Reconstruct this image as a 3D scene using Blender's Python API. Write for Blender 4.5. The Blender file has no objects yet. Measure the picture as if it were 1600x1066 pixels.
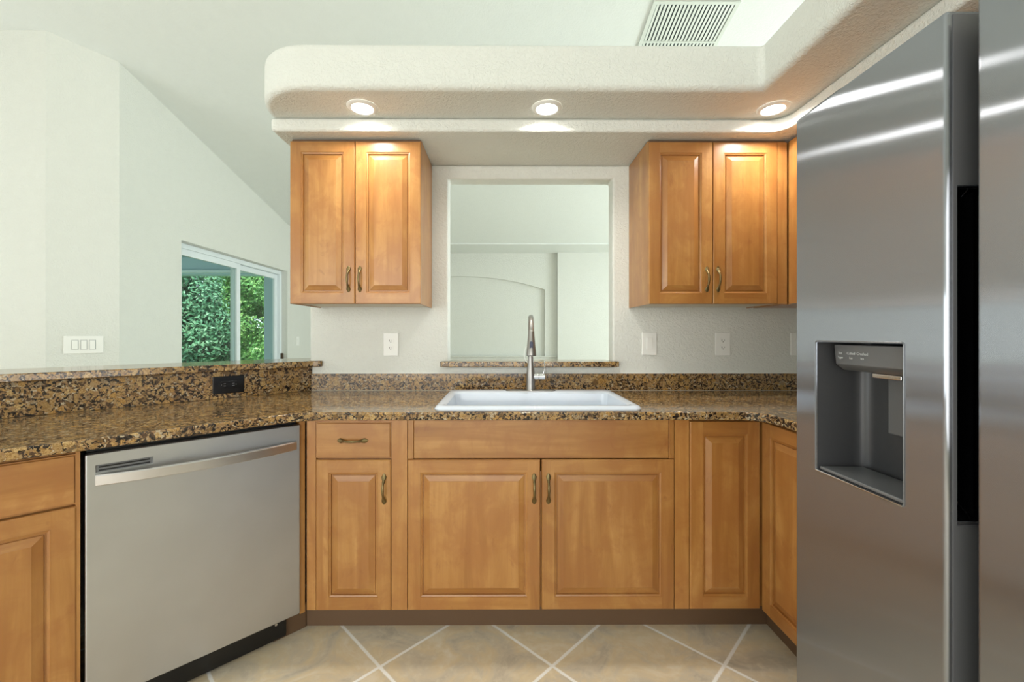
import bpy, bmesh, math, random
from mathutils import Vector, Matrix
random.seed(7)
PI = math.pi
S = bpy.context.scene
COL = S.collection

# ------------------------------------------------------------------ camera
cam_d = bpy.data.cameras.new('camera')
cam = bpy.data.objects.new('camera', cam_d)
COL.objects.link(cam)
cam.location = (0, 0, 1.222)
cam.rotation_euler = (PI / 2, 0, math.radians(-0.3))
cam_d.sensor_width = 36.0
cam_d.lens = 36.0 * 665 / 1600
cam_d.shift_x = (800 - 788.5) / 1600
cam_d.shift_y = -10 / 1600
cam_d.clip_start = 0.02
S.camera = cam

# ------------------------------------------------------------------ world, sun, unseen fill lights
W = bpy.data.worlds.new('sky'); S.world = W
W.use_nodes = True
bg = W.node_tree.nodes['Background']
bg.inputs[0].default_value = (0.80, 0.90, 1.0, 1)
bg.inputs[1].default_value = 2.0


def area(name, loc, rot, sx, sy, power, color, spread=180):
    l = bpy.data.lights.new(name, 'AREA')
    l.shape = 'RECTANGLE'; l.size = sx; l.size_y = sy
    l.energy = power; l.color = color; l.spread = math.radians(spread)
    o = bpy.data.objects.new(name, l); COL.objects.link(o)
    o.location = loc; o.rotation_euler = rot
    return o


sun_d = bpy.data.lights.new('sun', 'SUN'); sun_d.energy = 5.0; sun_d.angle = 0.02
sun_d.color = (1, 0.96, 0.88)
sun = bpy.data.objects.new('sun', sun_d); COL.objects.link(sun)
sun.rotation_euler = (math.radians(38), math.radians(-8), math.radians(20))

area('rear_area_fill', (-1.2, -2.90, 1.25), (math.radians(-84), 0, PI), 4.4, 2.4, 142, (0.97, 0.975, 0.965))  # unseen area light added behind the camera; no window is modelled there
area('dining_side_fill', (-6.0, -0.8, 1.5), (0, math.radians(-112), 0), 2.2, 3.8, 150, (0.90, 0.97, 1.0))  # added fill from the dining side, standing before a solid wall
area('great_room_fill', (5.10, 3.4, 1.3), (0, math.radians(102), math.radians(10)), 2.2, 4.4, 345, (0.86, 0.975, 1.0))  # added area light brightening the great room from out of view
area('high_right_fill', (5.10, -1.0, 2.6), (0, math.radians(100), 0), 1.4, 3.0, 30, (0.94, 0.99, 1.0))  # extra unseen light high on the right, without any opening behind it

S.view_settings.view_transform = 'Standard'
S.view_settings.look = 'None'
S.view_settings.gamma = 1.0
S.view_settings.exposure = 0.0
S.view_settings.use_curve_mapping = False


# ------------------------------------------------------------------ material helpers
def lin(c):
    def f(v):
        v /= 255.0
        return v / 12.92 if v <= 0.04045 else ((v + 0.055) / 1.055) ** 2.4
    return (f(c[0]), f(c[1]), f(c[2]), 1)


class NT:
    def __init__(s, name):
        s.m = bpy.data.materials.new(name); s.m.use_nodes = True
        s.t = s.m.node_tree; s.b = s.t.nodes['Principled BSDF']
        s.out = s.t.nodes['Material Output']

    def n(s, typ, **kw):
        nd = s.t.nodes.new(typ)
        for k, v in kw.items():
            if hasattr(nd, k):
                setattr(nd, k, v)
            else:
                nd.inputs[k].default_value = v
        return nd

    def l(s, a, b):
        s.t.links.new(a, b)

    def set(s, k, v):
        s.b.inputs[k].default_value = v

    def ramp(s, fac, stops, interp='LINEAR'):
        r = s.n('ShaderNodeValToRGB')
        r.color_ramp.interpolation = interp
        e = r.color_ramp.elements
        e[0].position, e[0].color = stops[0]
        e[1].position, e[1].color = stops[-1]
        for p, c in stops[1:-1]:
            x = e.new(p); x.color = c
        s.l(fac, r.inputs[0])
        return r.outputs[0]

    def mix(s, fac, a, b, mode='MIX'):
        m = s.n('ShaderNodeMix', data_type='RGBA', blend_type=mode)
        for i, v in ((0, fac), (6, a), (7, b)):
            if hasattr(v, 'is_output'):
                s.l(v, m.inputs[i])
            else:
                m.inputs[i].default_value = v
        return m.outputs[2]

    def math(s, op, a, b=0.0, c=None):
        m = s.n('ShaderNodeMath', operation=op)
        for i, v in ((0, a), (1, b), (2, c)):
            if v is None:
                continue
            if hasattr(v, 'is_output'):
                s.l(v, m.inputs[i])
            else:
                m.inputs[i].default_value = v
        return m.outputs[0]

    def coords(s, scale=(1, 1, 1), rot=(0, 0, 0), loc=(0, 0, 0), rnd=False):
        tc = s.n('ShaderNodeTexCoord')
        mp = s.n('ShaderNodeMapping')
        mp.inputs['Scale'].default_value = scale
        mp.inputs['Rotation'].default_value = rot
        mp.inputs['Location'].default_value = loc
        v = tc.outputs['Object']
        if rnd:
            oi = s.n('ShaderNodeObjectInfo')
            mu = s.n('ShaderNodeVectorMath', operation='SCALE')
            s.l(oi.outputs['Random'], mu.inputs['Scale'])
            mu.inputs[0].default_value = (17, 31, 23)
            ad = s.n('ShaderNodeVectorMath', operation='ADD')
            s.l(v, ad.inputs[0]); s.l(mu.outputs[0], ad.inputs[1])
            v = ad.outputs[0]
        s.l(v, mp.inputs['Vector'])
        return mp.outputs[0]

    def noise(s, vec, scale, detail=3, rough=0.5, dist=0.0):
        n = s.n('ShaderNodeTexNoise')
        n.inputs['Scale'].default_value = scale
        n.inputs['Detail'].default_value = detail
        n.inputs['Roughness'].default_value = rough
        n.inputs['Distortion'].default_value = dist
        s.l(vec, n.inputs['Vector'])
        return n.outputs[0]

    def bump(s, h, strength=0.2, dist=0.01):
        b = s.n('ShaderNodeBump')
        b.inputs['Strength'].default_value = strength
        b.inputs['Distance'].default_value = dist
        s.l(h, b.inputs['Height'])
        s.l(b.outputs[0], s.b.inputs['Normal'])


def plain(name, rgb, rough=0.5, metal=0.0, **kw):
    n = NT(name)
    n.set('Base Color', lin(rgb)); n.set('Roughness', rough); n.set('Metallic', metal)
    v = n.noise(n.coords((1, 1, 1)), 60, 2)
    n.bump(v, 0.02, 0.001)
    for k, x in kw.items():
        n.set(k, x)
    return n.m


def paint_mat(name, rgb, tex=0.55):
    n = NT(name)
    v = n.coords()
    a = n.noise(v, 70, 3, 0.55, 0.8)
    b = n.noise(v, 14, 2)
    c1 = lin(rgb)
    c2 = tuple(x * 0.96 for x in c1[:3]) + (1,)
    n.l(n.mix(b, c2, c1), n.b.inputs['Base Color'])
    n.set('Roughness', 0.62)
    h = n.ramp(a, [(0.42, (0, 0, 0, 1)), (0.60, (1, 1, 1, 1))])
    n.bump(h, tex, 0.0026)
    return n.m


def wood_mat(name, axis):
    n = NT(name)
    sc = {'z': (9, 9, 0.9), 'x': (0.9, 9, 9)}[axis]
    fine = {'z': (160, 160, 4), 'x': (4, 160, 160)}[axis]
    v = n.coords(sc, rnd=True)
    v2 = n.coords(fine, rnd=True)
    v3 = n.coords((6, 6, 5), rnd=True)
    a = n.noise(v, 1.6, 5, 0.55, 0.8)
    g = n.noise(v2, 1.0, 2, 0.5)
    mot = n.noise(v3, 1.5, 4, 0.6, 0.5)
    col = n.ramp(a, [(0.28, lin((150, 98, 46))), (0.45, lin((171, 119, 60))), (0.58, lin((182, 131, 70))), (0.76, lin((196, 147, 84)))])
    col = n.mix(n.ramp(g, [(0.40, (0.0,) * 3 + (1,)), (0.7, (0.22,) * 3 + (1,))]), col, lin((160, 106, 58)))
    col = n.mix(n.ramp(mot, [(0.42, (0.6,) * 3 + (1,)), (0.58, (0,) * 3 + (1,))]), col, lin((160, 104, 52)))
    # small character marks
    v4 = n.coords((5, 5, 2.2), rnd=True)
    k = n.noise(v4, 2.0, 6, 0.7, 1.5)
    col = n.mix(n.ramp(k, [(0.60, (0,) * 3 + (1,)), (0.72, (0.5,) * 3 + (1,))]), col, lin((140, 84, 44)))
    oi = n.n('ShaderNodeObjectInfo')
    hs = n.n('ShaderNodeHueSaturation')
    n.l(col, hs.inputs['Color'])
    n.l(n.math('MULTIPLY_ADD', oi.outputs['Random'], 0.16, 0.92), hs.inputs['Value'])
    n.l(hs.outputs[0], n.b.inputs['Base Color'])
    n.set('Roughness', 0.33)
    n.set('Coat Weight', 0.25); n.set('Coat Roughness', 0.22)
    n.bump(g, 0.05, 0.001)
    return n.m


def granite_mat(name):
    n = NT(name)
    v = n.coords()

    def warp(src, scale, amt, det):
        nz = n.n('ShaderNodeTexNoise'); nz.inputs['Scale'].default_value = scale; nz.inputs['Detail'].default_value = det
        n.l(src, nz.inputs['Vector'])
        sub = n.n('ShaderNodeVectorMath', operation='SUBTRACT'); n.l(nz.outputs['Color'], sub.inputs[0]); sub.inputs[1].default_value = (0.5,) * 3
        scl = n.n('ShaderNodeVectorMath', operation='SCALE'); n.l(sub.outputs[0], scl.inputs[0]); scl.inputs['Scale'].default_value = amt
        ad = n.n('ShaderNodeVectorMath', operation='ADD'); n.l(src, ad.inputs[0]); n.l(scl.outputs[0], ad.inputs[1])
        return ad.outputs[0]
    w = warp(warp(v, 26, 0.034, 3), 150, 0.014, 3)

    def vor(scale, feat, src):
        x = n.n('ShaderNodeTexVoronoi', feature=feat)
        x.inputs['Scale'].default_value = scale
        n.l(src, x.inputs['Vector']); return x
    big = vor(42, 'F1', w); bige = vor(42, 'DISTANCE_TO_EDGE', w)
    sm = vor(140, 'F1', w)
    sep = n.n('ShaderNodeSeparateColor'); n.l(big.outputs['Color'], sep.inputs[0])
    cell = n.ramp(sep.outputs[0], [(0.0, lin((96, 76, 50))), (0.12, lin((158, 128, 82))), (0.26, lin((184, 150, 98))),
                                   (0.44, lin((194, 164, 112))), (0.60, lin((184, 144, 84))), (0.76, lin((166, 136, 90))),
                                   (0.90, lin((150, 136, 112))), (0.97, lin((104, 88, 66)))], 'CONSTANT')
    mott = n.noise(v, 190, 4, 0.7)
    cell = n.mix(n.ramp(mott, [(0.44, (0.85,) * 3 + (1,)), (0.56, (0,) * 3 + (1,))]), cell, lin((132, 98, 54)))
    sep2 = n.n('ShaderNodeSeparateColor'); n.l(sm.outputs['Color'], sep2.inputs[0])
    small = n.ramp(sep2.outputs[0], [(0.0, lin((34, 28, 24))), (0.22, lin((84, 64, 46))), (0.38, lin((146, 114, 78))),
                                     (0.58, lin((58, 48, 40))), (0.72, lin((160, 132, 92))), (0.92, lin((180, 164, 136)))], 'CONSTANT')
    zone = n.noise(v, 13, 3, 0.65)
    th = n.math('MULTIPLY_ADD', zone, 0.80, -0.24)
    th = n.math('MULTIPLY_ADD', n.noise(v, 110, 2), 0.16, n.math('SUBTRACT', th, 0.08))
    em = n.math('LESS_THAN', bige.outputs['Distance'], th)
    col = n.mix(em, cell, small)
    n.l(col, n.b.inputs['Base Color'])
    r = n.noise(v, 90, 2)
    n.l(n.math('MULTIPLY_ADD', r, 0.10, 0.06), n.b.inputs['Roughness'])
    n.set('Specular IOR Level', 0.4)
    return n.m


def tile_mat(name):
    n = NT(name)
    P = 0.449
    tc = n.n('ShaderNodeTexCoord')
    mp = n.n('ShaderNodeMapping', vector_type='TEXTURE')
    mp.inputs['Location'].default_value = (0.184, 1.567, 0)
    mp.inputs['Rotation'].default_value = (0, 0, PI / 4)
    n.l(tc.outputs['Object'], mp.inputs['Vector'])
    sp = n.n('ShaderNodeSeparateXYZ'); n.l(mp.outputs[0], sp.inputs[0])
    vv = tc.outputs['Object']
    wob = n.noise(vv, 40, 2)
    ds, cells = [], []
    for i in (0, 1):
        a = n.math('DIVIDE', sp.outputs[i], P)
        fl = n.math('FLOOR', n.math('ADD', a, 0.5))
        d = n.math('MULTIPLY', n.math('ABSOLUTE', n.math('SUBTRACT', a, fl)), P)
        ds.append(d)
        cells.append(n.math('FLOOR', a))
    d = n.math('MINIMUM', ds[0], ds[1])
    d2 = n.math('MULTIPLY_ADD', wob, 0.004, n.math('SUBTRACT', d, 0.002))
    g = n.ramp(d2, [(0.0042, (1, 1, 1, 1)), (0.0056, (0, 0, 0, 1))])
    wn = n.n('ShaderNodeTexWhiteNoise', noise_dimensions='2D')
    cb = n.n('ShaderNodeCombineXYZ'); n.l(cells[0], cb.inputs[0]); n.l(cells[1], cb.inputs[1])
    n.l(cb.outputs[0], wn.inputs['Vector'])
    off = n.n('ShaderNodeVectorMath', operation='SCALE'); n.l(wn.outputs['Color'], off.inputs[0]); off.inputs['Scale'].default_value = 9
    ad = n.n('ShaderNodeVectorMath', operation='ADD'); n.l(vv, ad.inputs[0]); n.l(off.outputs[0], ad.inputs[1])
    a = n.noise(ad.outputs[0], 5, 6, 0.62, 0.9)
    b = n.noise(ad.outputs[0], 30, 4, 0.6, 0.5)
    col = n.ramp(a, [(0.30, lin((178, 168, 150))), (0.45, lin((204, 192, 170))), (0.56, lin((216, 198, 164))), (0.72, lin((228, 218, 200)))])
    col = n.mix(n.ramp(b, [(0.5, (0,) * 3 + (1,)), (0.68, (0.5,) * 3 + (1,))]), col, lin((222, 212, 190)))
    col = n.mix(g, col, lin((244, 242, 236)))
    n.l(col, n.b.inputs['Base Color'])
    n.set('Roughness', 0.42)
    hh = n.mix(g, b, (0.1, 0.1, 0.1, 1))
    n.bump(hh, 0.15, 0.003)
    return n.m


def steel_mat(name, rgb, rough, stretch=(2, 2, 300), wave=0.0, metal=0.95, tangent=None, aniso=0.0):
    n = NT(name)
    v = n.coords(stretch)
    a = n.noise(v, 3, 2)
    c = lin(rgb)
    n.l(n.mix(a, tuple(x * 0.9 for x in c[:3]) + (1,), tuple(min(1, x * 1.06) for x in c[:3]) + (1,)), n.b.inputs['Base Color'])
    n.l(n.math('MULTIPLY_ADD', a, 0.06, rough - 0.03), n.b.inputs['Roughness'])
    n.set('Metallic', metal)
    if tangent:
        tv = n.n('ShaderNodeCombineXYZ')
        for i in range(3): tv.inputs[i].default_value = tangent[i]
        n.l(tv.outputs[0], n.b.inputs['Tangent'])
        n.set('Anisotropic', aniso)
    if wave > 0:
        w = n.noise(n.coords((1, 1.0, 1.6)), 2.2, 1)
        n.bump(w, wave, 0.03)
    return n.m


def brushed_mat(name, rgb, rough, aniso, tangent, wave):
    n = NT(name)
    n.t.nodes.remove(n.b)
    gl = n.n('ShaderNodeBsdfAnisotropic'); gl.distribution = 'GGX'
    gl.inputs['Color'].default_value = lin(rgb)
    gl.inputs['Roughness'].default_value = rough; gl.inputs['Anisotropy'].default_value = aniso
    tv = n.n('ShaderNodeCombineXYZ')
    for i in range(3): tv.inputs[i].default_value = tangent[i]
    n.l(tv.outputs[0], gl.inputs['Tangent'])
    df = n.n('ShaderNodeBsdfDiffuse')
    a = n.noise(n.coords((2, 300, 2)), 3, 2)
    n.l(n.mix(a, lin((96, 98, 102)), lin((108, 110, 114))), df.inputs['Color'])
    mx = n.n('ShaderNodeMixShader'); mx.inputs[0].default_value = 0.24
    n.l(gl.outputs[0], mx.inputs[1]); n.l(df.outputs[0], mx.inputs[2])
    w = n.noise(n.coords((1, 1.0, 1.6)), 2.0, 1)
    b = n.n('ShaderNodeBump'); b.inputs['Strength'].default_value = wave; b.inputs['Distance'].default_value = 0.03
    n.l(w, b.inputs['Height']); n.l(b.outputs[0], gl.inputs['Normal'])
    n.l(mx.outputs[0], n.out.inputs['Surface'])
    return n.m


def emit_mat(name, rgb, st):
    n = NT(name)
    n.set('Base Color', (1, 1, 1, 1))
    n.set('Emission Color', rgb + (1,)); n.set('Emission Strength', st)
    return n.m


def glass_mat(name):
    n = NT(name)
    tr = n.n('ShaderNodeBsdfTransparent'); tr.inputs[0].default_value = (0.90, 0.96, 0.95, 1)
    gl = n.n('ShaderNodeBsdfGlossy'); gl.inputs['Roughness'].default_value = 0.02
    fr = n.n('ShaderNodeFresnel'); fr.inputs[0].default_value = 1.45
    mx = n.n('ShaderNodeMixShader')
    geo = n.n('ShaderNodeNewGeometry')
    n.l(n.math('MULTIPLY', fr.outputs[0], n.math('SUBTRACT', 1.0, geo.outputs['Backfacing'])), mx.inputs[0]); n.l(tr.outputs[0], mx.inputs[1]); n.l(gl.outputs[0], mx.inputs[2])
    n.l(mx.outputs[0], n.out.inputs['Surface'])
    return n.m


def leaf_mat(name, a, b, c):
    n = NT(name)
    v = n.coords()
    k = n.noise(v, 7, 3, 0.7)
    n.l(n.ramp(k, [(0.3, lin(a)), (0.5, lin(b)), (0.72, lin(c))]), n.b.inputs['Base Color'])
    n.set('Roughness', 0.4)
    return n.m


M = {}
M['paint'] = paint_mat('cream_wall_paint', (224, 225, 217))
M['ceil'] = paint_mat('ceiling_paint', (230, 234, 230), 0.3)
M['wood_v'] = wood_mat('maple_vertical', 'z')
M['wood_h'] = wood_mat('maple_horizontal', 'x')
M['granite'] = granite_mat('granite')
M['tile'] = tile_mat('travertine_tile')
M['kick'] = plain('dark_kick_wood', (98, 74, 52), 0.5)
M['dark'] = plain('dark_gap', (20, 17, 15), 0.7)
M['melamine'] = plain('pale_underside', (214, 206, 188), 0.5)
M['brass'] = plain('antique_brass', (128, 112, 76), 0.36, 0.85)
M['steel_dw'] = steel_mat('dishwasher_steel', (196, 196, 198), 0.34, (2, 2, 2), tangent=(0, 0, 1), aniso=0.7)
M['steel_hd'] = steel_mat('handle_steel', (200, 197, 196), 0.3, (2, 2, 2))
M['steel_fr'] = brushed_mat('fridge_steel', (168, 171, 177), 0.18, 0.84, (0, 0, 1), 0.05)
M['steel_dk'] = plain('fridge_side_grey', (118, 118, 120), 0.35, 0.3)
M['rim'] = plain('rim_grey', (120, 121, 123), 0.3, 0.6)
M['nickel'] = steel_mat('brushed_nickel', (158, 155, 151), 0.36, (100, 100, 3))
M['chrome'] = plain('chrome', (225, 225, 226), 0.1, 1.0)
M['black'] = plain('black_plastic', (14, 14, 15), 0.3)
M['blackg'] = plain('black_gloss', (8, 8, 9), 0.12)
M['greyp'] = plain('grey_plastic', (118, 119, 121), 0.35, 0.3)
M['dgrey'] = plain('dark_grey_plastic', (72, 72, 74), 0.35, 0.2)
M['white'] = plain('white_plastic', (238, 238, 232), 0.35)
M['vinyl'] = plain('white_vinyl', (228, 236, 238), 0.35)
M['porcelain'] = plain('white_porcelain', (212, 220, 230), 0.12)
M['slot'] = plain('outlet_slot', (50, 40, 34), 0.6)
M['lens'] = emit_mat('lamp_lens', (1.0, 0.97, 0.92), 14)
M['glass'] = glass_mat('window_glass')
M['grille'] = plain('grille_white', (216, 222, 214), 0.45)
M['grille_dk'] = plain('grille_dark', (70, 82, 84), 0.8)
M['leaf'] = leaf_mat('leaf_green', (52, 104, 50), (104, 164, 84), (178, 210, 124))
M['leaf2'] = leaf_mat('leaf_blue_green', (46, 96, 70), (92, 150, 110), (160, 200, 158))
M['bark'] = plain('bark', (80, 66, 50), 0.9)
M['grass'] = plain('lawn', (120, 160, 92), 0.9)
M['porch'] = plain('porch_blue_grey', (182, 206, 212), 0.6)
M['print'] = plain('panel_print', (200, 204, 206), 0.4)
M['blue_btn'] = plain('spray_button', (34, 44, 74), 0.3)


# ------------------------------------------------------------------ object helpers
def obj(name, bm, mats, parent=None, smooth=False, bevel=0, seg=2, loc=None, rot=None):
    me = bpy.data.meshes.new(name)
    bmesh.ops.recalc_face_normals(bm, faces=bm.faces)
    bm.to_mesh(me); bm.free()
    if not isinstance(mats, (list, tuple)):
        mats = [mats]
    for m in mats:
        me.materials.append(M[m] if isinstance(m, str) else m)
    o = bpy.data.objects.new(name, me); COL.objects.link(o)
    if parent:
        o.parent = parent
    if loc: o.location = loc
    if rot: o.rotation_euler = rot
    if smooth or bevel:
        for p in me.polygons:
            p.use_smooth = True
        if bevel:
            b = o.modifiers.new('bevel', 'BEVEL'); b.width = bevel; b.segments = seg
            b.limit_method = 'ANGLE'; b.angle_limit = math.radians(40)
            b.harden_normals = True
        else:
            me.set_sharp_from_angle(angle=math.radians(40))
    return o


def thing(name, label, cat, loc=(0, 0, 0), rz=0, group=None):
    o = bpy.data.objects.new(name, None); COL.objects.link(o)
    o.empty_display_size = 0.05
    o.location = loc; o.rotation_euler = (0, 0, rz)
    o['label'] = label; o['category'] = cat
    if group: o['group'] = group
    return o


def tag(o, label, cat, group=None, kind=None):
    o['label'] = label
    if cat: o['category'] = cat
    if group: o['group'] = group
    if kind: o['kind'] = kind
    return o


def struct(o, label=None):
    o['kind'] = 'structure'
    if label: o['label'] = label
    return o


def box(bm, x0, x1, y0, y1, z0, z1, mi=0):
    v = [bm.verts.new(p) for p in ((x0, y0, z0), (x1, y0, z0), (x1, y1, z0), (x0, y1, z0), (x0, y0, z1), (x1, y0, z1), (x1, y1, z1), (x0, y1, z1))]
    for f in ((0, 3, 2, 1), (4, 5, 6, 7), (0, 1, 5, 4), (1, 2, 6, 5), (2, 3, 7, 6), (3, 0, 4, 7)):
        fc = bm.faces.new([v[i] for i in f]); fc.material_index = mi
    return bm


def bx(*a):
    return box(bmesh.new(), *a)


def prism(bm, pts, z0, z1, hole=None, mi=0):
    """polygon in plan, extruded; optional hole"""
    loops = [pts] + ([hole] if hole else [])
    edges = []
    for lp in loops:
        vs = [bm.verts.new((p[0], p[1], z0)) for p in lp]
        edges += [bm.edges.new((vs[i], vs[(i + 1) % len(vs)])) for i in range(len(vs))]
    if hole:
        r = bmesh.ops.triangle_fill(bm, edges=edges, use_beauty=True, use_dissolve=False)
        faces = [g for g in r['geom'] if isinstance(g, bmesh.types.BMFace)]
    else:
        faces = [bm.faces.new([e.verts[0] for e in edges])] if False else bmesh.ops.contextual_create(bm, geom=edges)['faces']
    e = bmesh.ops.extrude_face_region(bm, geom=faces)
    bmesh.ops.translate(bm, verts=[g for g in e['geom'] if isinstance(g, bmesh.types.BMVert)], vec=(0, 0, z1 - z0))
    for f in bm.faces:
        f.material_index = mi
    return bm


def gridwall(us, vs, holes, t0, t1, axis='y'):
    """wall made of a grid of cells, holes left open; axis = its thickness direction"""
    bm = bmesh.new(); V = {}

    def vert(i, j, t):
        k = (i, j, t)
        if k not in V:
            tt = (t0, t1)[t]
            V[k] = bm.verts.new((us[i], tt, vs[j]) if axis == 'y' else (tt, us[i], vs[j]))
        return V[k]
    nu, nv = len(us) - 1, len(vs) - 1
    solid = lambda i, j: 0 <= i < nu and 0 <= j < nv and (i, j) not in holes
    for i in range(nu):
        for j in range(nv):
            if not solid(i, j):
                continue
            for t in (0, 1):
                bm.faces.new([vert(i, j, t), vert(i + 1, j, t), vert(i + 1, j + 1, t), vert(i, j + 1, t)])
            for di, dj, a, b in ((-1, 0, (i, j), (i, j + 1)), (1, 0, (i + 1, j), (i + 1, j + 1)), (0, -1, (i, j), (i + 1, j)), (0, 1, (i, j + 1), (i + 1, j + 1))):
                if not solid(i + di, j + dj):
                    bm.faces.new([vert(*a, 0), vert(*b, 0), vert(*b, 1), vert(*a, 1)])
    return bm


def ring_tube(bm, pts, radii, n=12, cap=True, flat=None, mi=0):
    """sweep a circle (or flattened ellipse) along a polyline"""
    pts = [Vector(p) for p in pts]
    rings = []
    up = None
    for i, p in enumerate(pts):
        t = (pts[min(i + 1, len(pts) - 1)] - pts[max(i - 1, 0)]).normalized()
        if up is None:
            up = Vector((1, 0, 0)) if abs(t.x) < 0.9 else Vector((0, 0, 1))
        s = (up - t * up.dot(t)).normalized()
        up = s
        b = t.cross(s)
        r = radii[i]
        ra, rb = (r, r) if not isinstance(r, tuple) else r
        rings.append([bm.verts.new(p + s * math.cos(a) * ra + b * math.sin(a) * rb) for a in [2 * PI * k / n for k in range(n)]])
    for a, b in zip(rings, rings[1:]):
        for k in range(n):
            f = bm.faces.new([a[k], a[(k + 1) % n], b[(k + 1) % n], b[k]]); f.material_index = mi
    if cap:
        bm.faces.new(rings[0]).material_index = mi
        bm.faces.new(rings[-1]).material_index = mi
    return bm


def lathe(bm, prof, n=32, c=(0, 0, 0), mi=0):
    rings = []
    for r, z in prof:
        if r < 1e-5:
            rings.append([bm.verts.new((c[0], c[1], c[2] + z))])
        else:
            rings.append([bm.verts.new((c[0] + r * math.cos(2 * PI * k / n), c[1] + r * math.sin(2 * PI * k / n), c[2] + z)) for k in range(n)])
    for a, b in zip(rings, rings[1:]):
        if len(a) == 1 and len(b) == 1: continue
        for k in range(n):
            if len(a) == 1: f = bm.faces.new([a[0], b[k], b[(k + 1) % n]])
            elif len(b) == 1: f = bm.faces.new([a[k], a[(k + 1) % n], b[0]])
            else: f = bm.faces.new([a[k], a[(k + 1) % n], b[(k + 1) % n], b[k]])
            f.material_index = mi
    return bm


def rrect(x0, x1, y0, y1, r, n=6):
    out = []
    for cx, cy, a0 in ((x1 - r, y1 - r, 0), (x0 + r, y1 - r, PI / 2), (x0 + r, y0 + r, PI), (x1 - r, y0 + r, 1.5 * PI)):
        for k in range(n + 1):
            a = a0 + (PI / 2) * k / n
            out.append((cx + r * math.cos(a), cy + r * math.sin(a)))
    return out


def arc(cx, cy, r, a0, a1, n=8):
    return [(cx + r * math.cos(math.radians(a0 + (a1 - a0) * k / n)), cy + r * math.sin(math.radians(a0 + (a1 - a0) * k / n))) for k in range(n + 1)]


def cut(o, cutters):
    for c in cutters:
        m = o.modifiers.new('cut', 'BOOLEAN'); m.operation = 'DIFFERENCE'; m.object = c; m.solver = 'EXACT'
    bpy.context.view_layer.update()
    dg = bpy.context.evaluated_depsgraph_get()
    me = bpy.data.meshes.new_from_object(o.evaluated_get(dg))
    o.modifiers.clear(); o.data = me
    for c in cutters:
        bpy.data.objects.remove(c)
    for p in me.polygons: p.use_smooth = True
    me.set_sharp_from_angle(angle=math.radians(50))
    w = o.modifiers.new('flat_faces', 'WEIGHTED_NORMAL'); w.keep_sharp = True; w.weight = 100
    return o


def copy_thing(root):
    r = root.copy(); COL.objects.link(r)
    for ch in list(root.children):
        c = ch.copy(); COL.objects.link(c); c.parent = r
        for g in ch.children:
            d = g.copy(); COL.objects.link(d); d.parent = c
    return r


# ================================================================== THE ROOM
YW = 2.36          # kitchen side of the sink wall
WT = 0.10
XE = -1.065        # free end of the sink wall
XR = 1.685         # right kitchen wall
CEIL = lambda y: 4.046 - 0.226 * y

bm = gridwall([-6.2, 3.3], [-3.1, 7.6], [], -0.1, 0.0, 'y')
bm.free()
bm = bmesh.new(); box(bm, -6.2, 5.3, -3.1, 7.7, -0.1, 0)
struct(obj('floor', bm, 'tile'), 'beige stone tile floor laid diagonally with white grout')

wb = obj('wall_back', gridwall([XE, -0.30, 0.612, XR], [0, 1.046, 2.085, 2.162], [(1, 1)], YW, YW + WT), 'paint', bevel=0.012, seg=3)
struct(wb, 'cream textured wall with a square pass-through opening above the sink')
struct(obj('wall_right', bx(XR, XR + 0.12, -1.4, YW + WT, 0, 2.162), 'paint'), 'cream wall behind the refrigerator')
# half wall behind the angled bar
bm = prism(bmesh.new(), [(XE - 0.003, XE + 3.442), (-2.75, 0.692), (-2.83, 0.772), (XE - 0.003, XE + 3.60)], 0, 1.046)
struct(obj('wall_bar', bm, 'paint'), 'half wall carrying the raised granite bar top')

# far walls
bm = gridwall([3.27, 3.90, 5.82, 7.7], [0, 0.02, 2.085, 4.2], [(1, 1)], -2.93, -3.09, 'x')
for v in bm.verts:
    if v.co.z > 3:
        v.co.z = CEIL(v.co.y) + 0.02
bmesh.ops.recalc_face_normals(bm, faces=bm.faces)
struct(obj('wall_left', bm, 'paint'), 'pale wall with the sliding glass door, its top following the sloped ceiling')
bm = bmesh.new()
a, b = (-3.215, 3.013), (-2.93, 3.27)
pts = [a, b, (-3.05, 3.27), (-3.05, 3.36), (-3.30, 3.133), (-3.215, 3.133)]
prism(bm, [(-3.215, 3.013), (-2.93, 3.27), (-3.05, 3.272), (-3.215, 3.12)], 0, 3.6)
for v in bm.verts:
    if v.co.z > 3: v.co.z = CEIL(v.co.y) + 0.02
struct(obj('wall_corner', bm, 'paint'), 'narrow angled wall section carrying the triple switch plate')
struct(obj('wall_dining', bx(-6.2, -3.2151, 3.013, 3.12, 0, CEIL(3.013) + 0.01), 'paint'), 'pale wall at the far left of the view')
struct(obj('wall_west', bx(-6.2, -6.1, -3.1, 3.01, 0, 4.8), 'paint'), 'outer wall of the dining area')
struct(obj('wall_rear', bx(-6.1, 5.3, -3.1, -3.0, 0, 4.8), 'paint'), 'wall behind the camera')
struct(obj('wall_east', bx(5.2, 5.3, -3.0, 7.7, 0, 4.8), 'paint'), 'outer wall beyond the kitchen on the right')

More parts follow.
